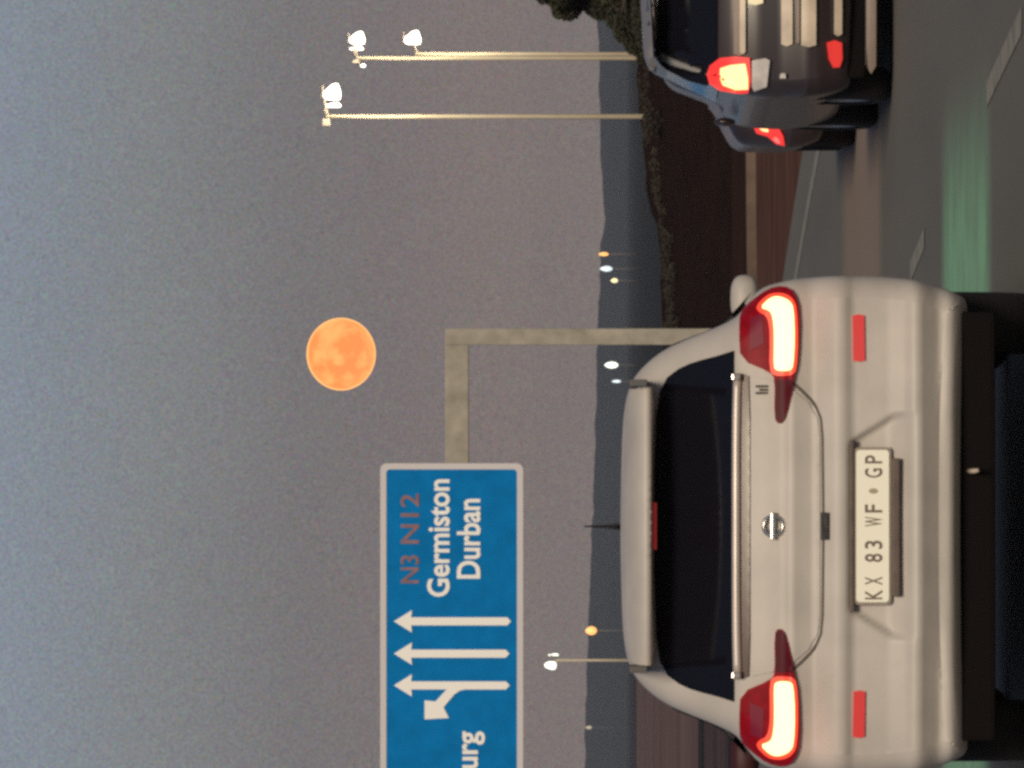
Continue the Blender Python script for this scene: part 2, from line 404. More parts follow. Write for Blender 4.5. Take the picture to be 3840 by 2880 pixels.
def arrow(yc, tail, with_branch=False):
    hw=.105; q=lambda v,y:(sx(y),sz(v))
    P=[q(1478,yc),q(1546,yc-42),q(1543,yc-15),q(tail-14,yc-15),q(tail,yc),q(tail-14,yc+15),q(1543,yc+15),q(1546,yc+42)]
    if with_branch:
        # stem leaving down-left of the shaft in one piece: thick curved branch with square head
        b0=[(1748,14),(1724,20),(1704,34),(1664,82),(1684,122),(1593,127),(1593,56),(1634,60),(1676,14)]
        B=[q(v,yc+dy) for v,dy in b0]
        slab('arrow',B,SD-.281,SD-.262,M_signwhite,g)
    slab('arrow',P,SD-.284,SD-.262,M_signwhite,g)
arrow(2329,1917); arrow(2450,1911); arrow(2569,1912,True)
def text_mesh(name, s, mt, par, x0, x1, zbase, ytop, cap, off, depth=.012, bold=0.0, loc_off=Vector((0,0,0))):
    """flat lettering fitted between x0 and x1, capitals cap high, facing the camera"""
    cu=bpy.data.curves.new(name,'FONT'); cu.body=s; cu.size=1.0; cu.offset=bold; cu.extrude=0.0; cu.resolution_u=4
    tmp=bpy.data.objects.new(name,cu); col.objects.link(tmp)
    dg=bpy.context.evaluated_depsgraph_get(); dg.update()
    me=bpy.data.meshes.new_from_object(tmp.evaluated_get(dg)); bpy.data.objects.remove(tmp); 
    vs=np.array([v.co[:] for v in me.vertices]); xa,xb=vs[:,0].min(),vs[:,0].max()
    capf=0.729
    for v in me.vertices:
        v.co=Vector((x0+(v.co.x-xa)/(xb-xa)*(x1-x0)-loc_off.x, ytop-loc_off.y, zbase+v.co.y/capf*cap-loc_off.z))
    o=link(name,me,mt,par); return o
YL=SD-.283
text_mesh('lettering','Germiston',M_signwhite,g,sx(2237),sx(1797),sz(1684),YL,.57,0,bold=.022,loc_off=gl)
text_mesh('lettering','Durban',M_signwhite,g,sx(2169),sx(1870),sz(1799),YL,.60,0,bold=.022,loc_off=gl)
text_mesh('route_number','N3',M_route,g,sx(2186),sx(2082),sz(1571),YL,.48,0,bold=.012,loc_off=gl)
text_mesh('route_number','N12',M_route,g,sx(2038),sx(1851),sz(1571),YL,.48,0,bold=.012,loc_off=gl)
wj=(2880-2741)/SK
text_mesh('lettering','Johannesburg',M_signwhite,g,sx(2741)-4.05,sx(2741),sz(1790),YL,.58,0,bold=.022,loc_off=gl)

# ------------------------------------------------------------------ street lamps
M_pole = mat('galvanised_pole', (0.62,0.54,0.40), 0.6, noise_amt=0.1, nscale=1)
M_pole_dark = mat('lamp_housing', (0.30,0.25,0.22), 0.6)
M_lamp = mat('lamp_glass_lit', (0.9,0.9,0.9), 0.4, emit=(1.0,0.95,0.80), estr=5.0)
M_lamp_far = mat('far_lamp_lit', (0.9,0.9,0.9), 0.4, emit=(0.90,1.0,0.82), estr=1.6)
M_lamp_orange = mat('sodium_lamp_lit', (0.9,0.5,0.2), 0.4, emit=(1.0,0.42,0.12), estr=1.5)
M_lamp_warm = mat('warm_lamp_lit', (0.9,0.8,0.5), 0.4, emit=(1.0,0.80,0.42), estr=1.3)
M_lamp_cold = mat('cold_lamp_lit', (0.8,0.9,0.9), 0.4, emit=(0.75,0.92,1.0), estr=0.9)
def street_lamp(u, vtop, H, heads, label, group, base_r=.075, top_r=.05, light=True, mlamp=M_lamp, stub=0, d=None):
    """heads: list of (u0,u1,v0,v1) boxes of each lit luminaire in photo units"""
    if d is None: d = (H-1.9-EYE)/((2326-vtop)/F)
    k = F/d; x=(u-1440)/k; zt = EYE+(2326-vtop)/k; zb = gz(d)
    o = empty('street_lamp',(x,d,zb)); tag(o,label,'street lamp',group)
    tube('pole',[(0,0,0),(0,0,(zt-zb)*.5),(0,0,zt-zb)],[base_r*1.2,(base_r+top_r)/2*1.05,top_r],M_pole,o,12)
    tube('base_flange',[(0,0,0),(0,0,.12)],[base_r*2,base_r*1.6],M_pole_dark,o,12)
    for i,(u0,u1,v0,v1) in enumerate(heads):
        xa,xb=(u0-1440)/k-x,(u1-1440)/k-x; za,zb2=EYE+(2326-v1)/k-zb,EYE+(2326-v0)/k-zb
        cx=(xa+xb)/2; cz=(za+zb2)/2; hx=(xb-xa)/2*.86; hz=(zb2-za)/2*.84
        tube('arm',[(0,0,zt-zb-.05),(cx*.6,0,zt-zb+.04),(cx,0,cz+hz*.5)],[top_r*.8,top_r*.7,top_r*.6],M_pole_dark,o,8)
        # housing over a lit bowl: lofted oval profile
        prof=[(-1.0,.70),(-.85,.92),(-.45,1.0),(.0,.95),(.5,.62),(.85,.40),(1.0,.12)] if xb>0 else [(-1.0,.22),(-.75,.62),(-.35,.92),(.25,1.0),(.75,.80),(1.0,.50)]
        V=[];Fc=[];n=14
        for a_,r_ in prof:
            for q in range(n):
                th=2*math.pi*q/n; V.append((cx+a_*hx, .35*hx*r_*math.cos(th)*1.2, cz-hz*(1-r_)*.55+hz*r_*math.sin(th)))
        for a_ in range(len(prof)-1):
            for q in range(n): Fc.append((a_*n+q,a_*n+(q+1)%n,(a_+1)*n+(q+1)%n,(a_+1)*n+q))
        Fc += [tuple(range(n)),tuple(range((len(prof)-1)*n,len(prof)*n))]
        mesh('lamp_glass',V,Fc,mlamp,o,True)
        hb=box('lamp_housing',(cx-hx*.8,cx+hx*.8,-.3*hx,.3*hx,cz+hz*1.0,cz+hz*1.12),M_pole_dark,o,hz*.03)
    if stub:
        box('bracket',(-.28*stub,-.06,-.1,.1,zt-zb-.12,zt-zb+.10),M_pole_dark,o,.02)
    if light:
        L=bpy.data.lights.new('lamp_light','POINT'); L.energy=light; L.color=(1.0,.90,.62); L.shadow_soft_size=.15
        lo=bpy.data.objects.new('lamp_light',L); col.objects.link(lo); lo.parent=o
        u0,u1,v0,v1=heads[0]; lo.location=((((u0+u1)/2)-1440)/k-x,-.45,EYE+(2326-v1)/k-zb-.12)
    return o
grp='street lamps beside the motorway'
street_lamp(2443,1222,12.0,[(2502,2572,1206,1284),(2477,2497,1214,1284)],'tallest looking street lamp, clear of the tree, with one large bright head','street lamps beside the motorway',light=600,stub=1.0)
street_lamp(2662,1334,12.0,[(2712,2766,1304,1374),(2692,2708,1306,1368),(2628,2640,1346,1372)],'street lamp near the tree with a main head and a tiny second head opposite',grp,light=700,stub=.6)
street_lamp(2677,1558,12.0,[(2710,2770,1510,1584)],'street lamp beside the tree whose lit head hangs lowest of the tall three',grp,base_r=.085,top_r=.07,light=800)
street_lamp(404,2080,12.0,[(366,402,2036,2092),(420,430,2050,2100)],'small distant street lamp rising over the roof of the white car',grp,base_r=.19,top_r=.15,light=0,mlamp=M_lamp_far)
g2='tiny lamps on the dark ridge'
def far_lamp(u,v,w,h,mt,label,d=1700):
    k=F/d; o=empty('distant_lamp',((u-1440)/k,d,-1.86)); tag(o,label,'distant lamp',g2)
    zc=EYE+(2326-v)/k+1.86; a,c2=w/k/2,h/k/2
    V=[];Fc=[];n=10;prof=[(-1,.3),(-.6,.8),(0,1),(.6,.7),(1,.25)]
    for p,r_ in prof:
        for q in range(n):
            th=2*math.pi*q/n; V.append((a*r_*math.cos(th),a*r_*math.sin(th)*.6,zc+p*c2))
    for i in range(len(prof)-1):
        for q in range(n): Fc.append((i*n+q,i*n+(q+1)%n,(i+1)*n+(q+1)%n,(i+1)*n+q))
    Fc += [tuple(range(n)),tuple(range(4*n,5*n))]
    mesh('lamp_glass',V,Fc,mt,o,True)
    tube('pole',[(0,0.8,0),(0,0.8,zc+c2*1.0)],[.09,.06],M_pole_dark,o,6)
    tube('arm',[(0,0.8,zc+c2*1.0),(0,0,zc+c2*1.05)],[.05,.05],M_pole_dark,o,6)
far_lamp(2880-953,2264,15,36,M_lamp_orange,'tiny orange lamp on the ridge, above the two pale ones')
far_lamp(2880-1008,2274,22,46,M_lamp_cold,'tiny cold white lamp between the orange and the warm one on the ridge')
far_lamp(2880-1052,2304,18,26,M_lamp_warm,'tiny warm lamp nearest the gantry post on its outer side')
far_lamp(2880-1369,2293,26,50,M_lamp_far,'bright greenish lamp low between the gantry post and the sign')
far_lamp(2880-1430,2312,12,34,M_lamp_cold,'faint bluish lamp below the bright greenish one by the white roof')
far_lamp(2880-2365,2217,34,42,M_lamp_orange,'bright orange lamp under the blue sign')
far_lamp(2880-2728,2208,14,24,mat('faint_lamp',(.4,.35,.25),.5,emit=(1,.85,.6),estr=.42),'very faint lamp on the ridge far from the others',d=4200)

# ------------------------------------------------------------------ tree at the picture's top
TD=150.0; tk=F/TD
T=empty('tree',((3010-1440)/tk,TD,gz(TD))); tag(T,'dark leafy tree standing behind the black hatchback','tree')
def tp(u,v,dy=0): return Vector(((u-1440)/tk-T.location.x, dy, EYE+(2326-v)/tk-T.location.z))
root=Vector((0,0,0))
V,Fc=tube_vf([root,Vector((.05,0,1.0)),Vector((-.05,.1,2.0)),tp(2960,2180)],[.20,.15,.12,.05],10)
for u,v,dy in ((2880,2150,.3),(2830,2330,-.4),(3060,2000,.2),(3120,2120,-.3),(2780,2370,.4),(2930,2120,-.4)):
    a_=Vector((0,0,random.uniform(.9,2.2))); e_=tp(u,v,dy)
    V2,F2=tube_vf([a_,(a_+e_)/2+Vector((0,0,-.08)),e_],[.07,.045,.015],7)
    Fc += [tuple(i+len(V) for i in f) for f in F2]; V += V2
mesh('trunk',V,Fc,M_bark,T,True)
bl=[]
for u,v,ru,rv in ((2880,2130,75,62),(2850,2100,40,35),(2960,2080,120,90),(2905,2250,95,75),(2870,2330,110,75),(2790,2345,75,48),(2730,2378,52,38),(2690,2410,42,28),(2830,2420,140,50),(3050,2250,150,130),(3060,2060,110,90),(2975,2000,70,60),(2780,2400,90,40)):
    p=tp(u,v); bl.append((p.x,random.uniform(-.5,.5),p.z,ru/tk,ru/tk*1.1,rv/tk))
V,Fc=leaf_cloud(bl,30000,.062,11)
mesh('crown',V,Fc,M_leaf,T)

# ------------------------------------------------------------------ car bodies
def resample(P, step, closed=True):
    P=[Vector(p) for p in P]; out=[]
    n=len(P)
    for i in range(n if closed else n-1):
        a_,b_=P[i],P[(i+1)%n]; k=max(1,int(round((b_-a_).length/step)))
        for j in range(k): out.append(a_.lerp(b_,j/k))
    if not closed: out.append(P[-1])
    return out
def smooth_closed(P,it=2,keep=None):
    P=[Vector(p) for p in P]
    for _ in range(it):
        Q=[]
        n=len(P)
        for i in range(n):
            a_,b_=P[i],P[(i+1)%n]; Q += [a_.lerp(b_,.25),a_.lerp(b_,.75)]
        P=Q
    return P
def mirror(H):   # half outline from top centre to bottom centre, x>=0
    return [(x,z) for x,z in H] + [(-x,z) for x,z in reversed(H) if abs(x)>1e-6]
def grid_patch(name, outline, surf, off, mt, parent, res=.02, thick=.0, smooth=True):
    """panel with the given outline laid on the surface y=surf(x,z), standing off towards the rear"""
    B=resample(outline,res*1.3); nB=len(B)
    xs_=[p.x for p in B]; zs_=[p.y for p in B]
    pts=[(p.x,p.y) for p in B]
    # interior points
    arr=np.array(pts); gx=np.arange(min(xs_)+res*.5,max(xs_),res); gzv=np.arange(min(zs_)+res*.5,max(zs_),res)
    GX,GZ=np.meshgrid(gx,gzv); PX=GX.ravel(); PZ=GZ.ravel()
    inside=np.zeros(len(PX),bool); dist=np.full(len(PX),9.)
    for i in range(nB):
        x1,z1=arr[i]; x2,z2=arr[(i+1)%nB]
        if z1!=z2:
            c_=((z1>PZ)!=(z2>PZ)) & (PX < (x2-x1)*(PZ-z1)/(z2-z1)+x1); inside ^= c_
        dist=np.minimum(dist,np.hypot(PX-x1,PZ-z1))
    sel=inside&(dist>res*.55)
    allp=pts+list(zip(PX[sel],PZ[sel]))
    vv,_,ff,_,_,_=delaunay_2d_cdt([Vector(p) for p in allp],[(i,(i+1)%nB) for i in range(nB)],[],1,1e-6)
    V=[(v.x,surf(v.x,v.y)-off,v.y) for v in vv]; Fc=[tuple(f) for f in ff]
    if thick:
        # boundary wall
        ed={}
        for f in Fc:
            for i in range(len(f)):
                e=(f[i],f[(i+1)%len(f)]); ed[e]=1
        bd=[e for e in ed if (e[1],e[0]) not in ed]; mp_={}
        for a_,b_ in bd:
            for q in (a_,b_):
                if q not in mp_: mp_[q]=len(V); V.append((V[q][0],V[q][1]+thick,V[q][2]))
            Fc.append((b_,a_,mp_[a_],mp_[b_]))
    o=mesh(name,V,Fc,mt,parent,smooth)
    if smooth and thick:
        bm=bmesh.new(); bm.from_mesh(o.data)
        for e in bm.edges:
            if len(e.link_faces)==2 and e.calc_face_angle(0)>R(50): e.smooth=False
        bm.to_mesh(o.data); bm.free()
    return o
def line_on(name, P, surf, off, rad, mt, parent, closed=False):
    Q=resample([Vector(p) for p in P],.03,closed)
    if closed: Q.append(Q[0])
    return tube(name,[(q.x,surf(q.x,q.y)-off,q.y) for q in Q],rad,mt,parent,6)
class Shell:
    def __init__(s, half, prof, xbow, rad, extra=None):
        s.out=np.array([(p.x,p.y) for p in resample(smooth_closed([Vector(p) for p in mirror(half)],2),.02)])
        s.pz=[a for a,_ in prof]; s.py=[b_ for _,b_ in prof]; s.xb=xbow; s.rad=rad; s.w=s.out[:,0].max(); s.extra=extra
        a_=s.out; b_=np.roll(a_,-1,axis=0); s.a=a_; s.d=b_-a_; s.l2=(s.d**2).sum(1)
    def dist(s,x,z):
        p=np.array([x,z]); t_=((p-s.a)*s.d).sum(1)/s.l2; t_=t_.clip(0,1); q=s.a+s.d*t_[:,None]
        return math.sqrt(((p-q)**2).sum(1).min())
    def base(s,x,z):
        y=float(np.interp(z,s.pz,s.py))+s.xb*(abs(x)/s.w)**2.2
        if s.extra: y+=s.extra(x,z)
        return y
    def __call__(s,x,z):
        y=float(np.interp(z,s.pz,s.py))+s.xb*(abs(x)/s.w)**2.2
        t_=min(1.0,s.dist(x,z)/s.rad); y+=s.rad*1.1*(1-math.sqrt(max(0,1-(1-t_)**2)))
        if s.extra: y+=s.extra(x,z)
        return y
def sstep(a_,b_,x): t_=max(0,min(1,(x-a_)/(b_-a_))); return t_*t_*(3-2*t_)
def loft_body(sh, length, belt, hoodz, ws0, ws1, mt, parent, name='body', res=.022):
    """rear face from the shell, then sides, roof, windscreen and bonnet lofted forward"""
    B=[Vector(p) for p in sh.out]; nB=len(B)
    a_=np.roll(sh.out,1,axis=0); b_=np.roll(sh.out,-1,axis=0); tn=b_-a_; tn/=np.linalg.norm(tn,axis=1)[:,None]
    nn=np.stack([tn[:,1],-tn[:,0]],1)
    ctr=np.array([0,sh.out[:,1].mean()])
    if (nn*(ctr-sh.out)).sum()<0: nn=-nn
    for _ in range(3): nn=nn*.5+np.roll(nn,1,axis=0)*.25+np.roll(nn,-1,axis=0)*.25
    nn/=np.linalg.norm(nn,axis=1)[:,None]
    rings=[]
    for q in range(9):
        th=math.pi/2*q/8; dl=sh.rad*(1-math.sin(th)) ; P=sh.out+nn*dl
        rings.append([(float(p[0]),sh.base(float(p[0]),float(p[1]))+sh.rad*1.1*(1-math.cos(th)),float(p[1])) for p in P])
    sh.inner=[(r_[0],r_[2]) for r_ in rings[0]]
    RV=[v for r_ in rings for v in r_]; RF=[(k*nB+i,k*nB+(i+1)%nB,(k+1)*nB+(i+1)%nB,(k+1)*nB+i) for k in range(8) for i in range(nB)]
    ys=[None]+[q for q in (.45,.8,1.3,1.9,2.5) if q<ws0-.1]+[ws0,ws0+(ws1-ws0)*.35,ws0+(ws1-ws0)*.7,ws1,ws1+.4,length-.35,length-.1,length]
    V=[];Fc=[]
    for k,y in enumerate(ys):
        for p in B:
            x,z=p.x,p.y; y0_=sh.base(x,z)+sh.rad*1.1; yy = y0_ if y is None else max(y, y0_+.02*k)
            if y is not None:
                kk=sstep(ws0,ws1,y) if y<=ws1 else 1.0
                if z>belt: z = z*(1-kk)+(hoodz+(z-belt)*.10)*kk
                fr_=sstep(length-.8,length,y); x*=1-.10*fr_; z=z-.22*fr_*sstep(.35,.95,z)
                if y>.45 and y<length-.3: x*=1.005
            V.append((x,yy,z))
    for k in range(len(ys)-1):
        for i in range(nB):
            j=(i+1)%nB; Fc.append((k*nB+i,k*nB+j,(k+1)*nB+j,(k+1)*nB+i))
    Fc.append(tuple(range((len(ys)-1)*nB,len(ys)*nB)))
    nR=len(RV)-nB; Fc=[tuple(i+nR for i in f) for f in Fc]+RF; V=RV[:nR]+V
    body=mesh(name,V,Fc,mt,parent,True)
    return body
def wheel(parent, x, y, r, w, side):
    t_=empty('wheel',(x,y,r),0,parent)
    lathe_x('tyre',[(-w/2,r*.66),(-w/2,r*.88),(-w/2+.02,r*.96),(-w/2+.045,r),(w/2-.045,r),(w/2-.02,r*.96),(w/2,r*.88),(w/2,r*.66)],M_rubber,t_,(0,0,0))
    s=side
    lathe_x('rim',[(s*w*.40,.001),(s*w*.42,r*.2),(s*w*.30,r*.5),(s*w*.44,r*.64),(s*w*.46,r*.665),(-s*w*.4,r*.665)],M_rim,t_,(0,0,0))
    return t_
def side_glass(parent, sh, y0,y1,z0,z1, mt):
    for s in (-1,1):
        V=[];Fc=[];n=10;mz=6
        def half_x(z):
            a_=sh.out; c_=[p[0] for p in a_ if abs(p[1]-z)<.03 and p[0]>0]
            return max(c_) if c_ else .5
        for i in range(n+1):
            for j in range(mz+1):
                z=z0+(z1-z0)*j/mz; V.append((s*(half_x(z)*1.005+.006), y0+(y1-y0)*i/n + (.25*(j/mz) if i==0 else (-.35*(j/mz) if i==n else 0)), z))
        for i in range(n):
            for j in range(mz): Fc.append((i*(mz+1)+j,i*(mz+1)+j+1,(i+1)*(mz+1)+j+1,(i+1)*(mz+1)+j))
        mesh('side_window',V,Fc,mt,parent,True)

# ---------------- white crossover
WD=29.11; WX=-.527
car=empty('white_crossover',(WX,WD,0),R(1.2)); tag(car,'white crossover with lit brake lights and number plate in the middle','car')
half=[(0,1.600),(.20,1.597),(.42,1.590),(.535,1.566),(.60,1.520),(.665,1.44),(.705,1.35),(.742,1.25),(.780,1.165),(.835,1.125),(.893,1.075),(.918,.99),(.931,.90),(.936,.80),(.936,.68),(.932,.60),(.920,.50),(.900,.42),(.872,.345),(.845,.300),(.78,.302),(.62,.315),(.40,.328),(0,.332)]
prof=[(.28,.16),(.33,.075),(.37,.045),(.41,.060),(.455,.025),(.485,.0),(.51,-.002),(.54,.022),(.60,.040),(.67,.046),(.735,.050),(.765,.030),(.80,.034),(.845,.060),(.88,.082),(.92,.078),(.965,.070),(.99,.088),(1.06,.100),(1.12,.115),(1.16,.13),(1.185,.15),(1.30,.26),(1.44,.37),(1.48,.40),(1.52,.43),(1.56,.50),(1.60,.65)]
def recess(x,z):
    ax=abs(x); zt=.738; zb=.47
    if z>zt+.02 or z<zb: return 0
    edge = .315 + (zt-z)*.62
    if z<.59: edge = .408 + (.59-z)*.15
    inx = sstep(edge+.012, edge-.016, ax) if False else 1-sstep(edge-.016,edge+.012,ax)
    return .030*inx*(1-sstep(zt-.006,zt+.014,z))*sstep(zb,.62,z)
sh=Shell(half,prof,.075,.085,recess)
body=loft_body(sh,4.35,1.02,1.0,2.55,3.45,M_white,car)
rp=grid_patch('rear_panel',sh.inner,sh.base,0.0,M_white,car,res=.013)
# tailgate shut line, glass, trims
gate=[(.640,1.155),(.560,1.050),(.540,.965),(.505,.925),(.470,.890),(.440,.868),(.40,.852),(.33,.846),(0,.843)]
line_on('tailgate_seam', gate[2:]+[(-x,z) for x,z in reversed(gate[2:-1])], sh, -.003, .0072, M_trimline, car)
gl_half=[(0,1.474),(.20,1.472),(.42,1.464),(.505,1.452),(.56,1.424),(.592,1.38),(.61,1.34),(.622,1.30),(.638,1.235),(.655,1.178),(.655,1.176),(.40,1.176),(0,1.176)]
grid_patch('rear_window',mirror(gl_half),sh,.008,M_glass,car,res=.02,thick=.012)
M_strip = mat('satin_trim', (0.62,0.57,0.55), 0.25, metal=0.85, noise_amt=.1, nscale=2)
M_strip2 = mat('bright_trim', (0.60,0.54,0.50), 0.42, metal=0.35, noise_amt=.12, nscale=4)
strip_o=[(-.545,1.178),(-.40,1.180),(.40,1.180),(.545,1.178),(.56,1.165),(.55,1.152),(.40,1.150),(-.40,1.150),(-.55,1.152),(-.56,1.165)]
tube('chrome_strip',[(x,sh.base(x,1.17)-.022,1.168-.006*(abs(x)/.56)**4) for x in np.linspace(-.56,.56,25)],.0165,M_strip2,car,12)
grid_patch('strip_shade',[(-.57,1.150),(.57,1.150),(.56,1.122),(.40,1.118),(-.40,1.118),(-.56,1.122)],sh,.010,mat('strip_shade_brown',(0.10,0.065,0.055),.25),car,res=.014,thick=.012)  # shade under the chrome strip, built as a dark band
for s in (-1,1): box('trim_cap',(s*.556-.014,s*.556+.014,sh(.55,1.165)-.045,sh(.55,1.165)-.02,1.150,1.185),M_strip,car,.006)
# raised gate surface lip just under the trim
grid_patch('tailgate',[(x,z) for x,z in [(-.56,1.112),(-.30,1.114),(.30,1.114),(.56,1.112),(.545,1.04),(.505,.955),(.46,.90),(.40,.866),(.33,.858),(-.33,.858),(-.40,.866),(-.46,.90),(-.505,.955),(-.545,1.04)]],sh,.006,M_white,car,res=.016,thick=.010)
# handle recess
grid_patch('handle',[(-.052,.854),(.052,.854),(.050,.828),(-.050,.828)],sh,.018,M_black,car,res=.012,thick=.02)
# emblem
em_o=empty('emblem',(0,sh(0,1.03)-.012,1.030),0,car)
V=[];Fc=[];n=28;mn=8
for i in range(n):
    a_=2*math.pi*i/n
    for k in range(mn):
        b_=2*math.pi*k/mn; r_=.036+.009*math.cos(b_); V.append((r_*math.cos(a_),.009*math.sin(b_)-.004,r_*math.sin(a_)))
for i in range(n):
    for k in range(mn): Fc.append((i*mn+k,i*mn+(k+1)%mn,((i+1)%n)*mn+(k+1)%mn,((i+1)%n)*mn+k))
mesh('ring',V,Fc,M_chrome,em_o,True)
box('bar',(-.050,.050,-.018,-.002,-.009,.009),M_chrome,em_o,.003)
# small badge at the right of the gate
bz=empty('badge',(.512,sh(.51,1.07)-.011,1.072),0,car)
for i,(a_,b_) in enumerate(((-.016,.012),(-.004,.004),(.009,.015))):
    box('badge_letter',(a_-.004,a_+.004,-.004,.003,-.022,.024 if i!=1 else .010),mat('badge_chrome%d'%i,(.12,.11,.10),.3,metal=.6) if i==0 else bpy.data.materials['badge_chrome0'],bz)
# lamps
lamp=[(.621,1.152),(.573,1.040),(.548,1.024),(.401,1.027),(.378,1.010),(.401,.984),(.548,.954),(.621,.936),(.804,.930),(.876,.952),(.900,.991),(.888,1.050),(.842,1.112),(.804,1.152),(.72,1.157)]
lit=[(.816,1.079),(.852,1.042),(.858,1.015),(.852,.991),(.838,.968),(.812,.954),(.694,.950),(.592,.957),(.580,.968),(.578,.99),(.580,1.017),(.592,1.028),(.70,1.026),(.753,1.028),(.79,1.034),(.805,1.045)]
def grow(P,k):
    c_=[sum(p[0] for p in P)/len(P),sum(p[1] for p in P)/len(P)]; n=len(P); Q=[]
    for i in range(n):
        a_=Vector(P[i-1]);b_=Vector(P[(i+1)%n]);t_=(b_-a_).normalized();nn=Vector((t_.y,-t_.x))
        if (Vector(P[i])+nn*.001-Vector(c_)).length<(Vector(P[i])-Vector(c_)).length: nn=-nn
        Q.append(tuple(Vector(P[i])+nn*k))
    return Q
litg=[(.822,1.094),(.864,1.052),(.872,1.015),(.866,.980),(.844,.954),(.812,.942),(.694,.937),(.580,.944),(.562,.962),(.560,.99),(.560,1.026),(.580,1.044),(.70,1.042),(.745,1.044),(.785,1.054),(.80,1.085)]
for s in (1,-1):
    tl=empty('tail_light',(0,0,0),0,car)
    f_=lambda P:[(s*x,z) for x,z in P]
    shs=sh
    grid_patch('lens_housing',f_(smooth_closed(lamp,1)),sh,.020,M_lens,tl,res=.014,thick=.024)
    grid_patch('lens_tip',f_([(.545,1.022),(.403,1.024),(.382,1.009),(.405,.987),(.545,.957)]),sh,.0235,M_lens_dark,tl,res=.014)
    grid_patch('glow_band',f_(smooth_closed(litg,1)),sh,.024,M_brake_edge,tl,res=.011)
    grid_patch('brake_light',f_(smooth_closed(lit,1)),sh,.029,M_brake,tl,res=.011,thick=.004)
    grid_patch('reverse_lens',f_([(.655,1.118),(.78,1.115),(.79,1.07),(.68,1.065)]),sh,.0245,mat('smoked_lens',(.20,.015,.04),.4,spec=.15) if s==1 else bpy.data.materials['smoked_lens'],tl,res=.014)
    rf=grid_patch('reflector',f_([(.616,.733),(.784,.735),(.789,.712),(.784,.691),(.616,.689),(.611,.712)]),sh,.010,M_reflector,car,res=.012,thick=.014)
    # mirrors
    mo=empty('side_mirror',(s*.915,2.35,1.10),0,car)
    bm=bmesh.new(); bmesh.ops.create_uvsphere(bm,u_segments=20,v_segments=12,radius=1)
    for v in bm.verts: v.co=Vector((math.copysign(abs(v.co.x)**.7,v.co.x)*.095, v.co.y*.07, math.copysign(abs(v.co.z)**.75,v.co.z)*.058))
    me=bpy.data.meshes.new('mirror_cap'); bm.to_mesh(me); bm.free(); o_=link('mirror_cap',me,M_white if s==1 else mat('mirror_shaded',(.05,.008,.01),.6),mo,True)  # left cap coloured as if in shadow with red light on it
    o_.location=(s*.005,0,0)
    box('mirror_arm',(-.10 if s==1 else -.02,.02 if s==1 else .10,-.02,.03,-.08,-.05),M_black,mo,.01)
for s in (-1,1):
    L=bpy.data.lights.new('brake_glow','POINT'); L.energy=0.14; L.color=(1,.08,.06); L.shadow_soft_size=.03
    lo=bpy.data.objects.new('brake_glow',L); col.objects.link(lo); lo.parent=car; lo.location=(s*.83,-.03,.99)
# high brake light
hb=grid_patch('high_brake_light',[(-.088,1.480),(.088,1.480),(.088,1.464),(-.088,1.464)],lambda x,z:.20,.0,mat('dim_brake',(.2,.01,.01),.3,emit=(1,.03,.03),estr=.10),car,res=.012)
# spoiler
sp_h=[(0,1.590),(.20,1.588),(.42,1.580),(.500,1.566),(.520,1.530),(.522,1.480),(.46,1.472),(.30,1.480),(0,1.484)]
sps=lambda x,z: .16+.05*(x/.5)**2+.22*max(0,(z-1.50)/.09)**2+.03*max(0,(1.495-z)/.02)**2
grid_patch('spoiler',mirror(sp_h),sps,0,M_white,car,res=.010,thick=.30)
# roof trim ends
for s in (-1,1):
    box('roof_notch',(s*.535-.013,s*.535+.013,.16,.60,1.500,1.566),mat('notch_grey',(.11,.11,.11),.7) if s==-1 else bpy.data.materials['notch_grey'],car,.004)
# antenna
tube('antenna',[(0,.95,1.595),(0,.72,1.66),(0,.62,1.735)],[.016,.006,.003],M_black,car,8)
# number plate
pz0,pz1=.600,.723; py=sh(0,.66)-.030
pl=empty('number_plate',(0,py,.66),0,car)
def plate_slab(name,P,y0,y1,mt): return slab(name,P,y0,y1,mt,pl,off=Vector((0,0,.66)))
plate_slab('plate_frame',rrect(-.293,.293,.592,.730,.018),.002,.012,M_plate_rim)
plate_slab('plate_blank',rrect(-.283,.283,.601,.723,.014),-.004,.002,M_plate)
def px_(y): return (1972-y)/1010.0
def ptext(s_,ya,yb,z0=.628,cap=.066,bold=.0): return text_mesh('plate_lettering',s_,M_plate_ink,pl,px_(ya),px_(yb),z0,-.006,cap,0,bold=bold,loc_off=Vector((0,0,.66)))
sy=lambda q:1600+.4217*q
ptext('K',sy(1535),sy(1450),bold=.012); ptext('X',sy(1405),sy(1335),bold=.012)
ptext('8',sy(1203),sy(1128),bold=.012); ptext('3',sy(1085),sy(1012),bold=.012)
ptext('W',sy(885),sy(800),bold=.012); ptext('F',sy(762),sy(690),bold=.012)
ptext('G',sy(452),sy(368),bold=.012); ptext('P',sy(325),sy(252),bold=.012)
V=[(0,-.006,0)];n=16
cx=px_(sy(570)); cz=.660-.66
V=[(cx,-.0065,cz)]+[(cx+.010*math.cos(2*math.pi*i/n),-.0065,cz+.017*math.sin(2*math.pi*i/n)) for i in range(n)]
mesh('plate_emblem',V,[(0,1+i,1+(i+1)%n) for i in range(n)],mat('plate_emblem',(.42,.38,.26),.7),pl)
box('plate_lamp_bar',(-.262,.252,sh(0,.58)-.045,sh(0,.58)-.005,.562,.590),mat('brown_plastic',(.12,.09,.075),.6,noise_amt=.2,nscale=20),car,.006)
box('plate_lamp_bar',(-.318,.318,sh(0,.735)-.040,sh(0,.735)+.0,.731,.748),bpy.data.materials['brown_plastic'],car,.005)
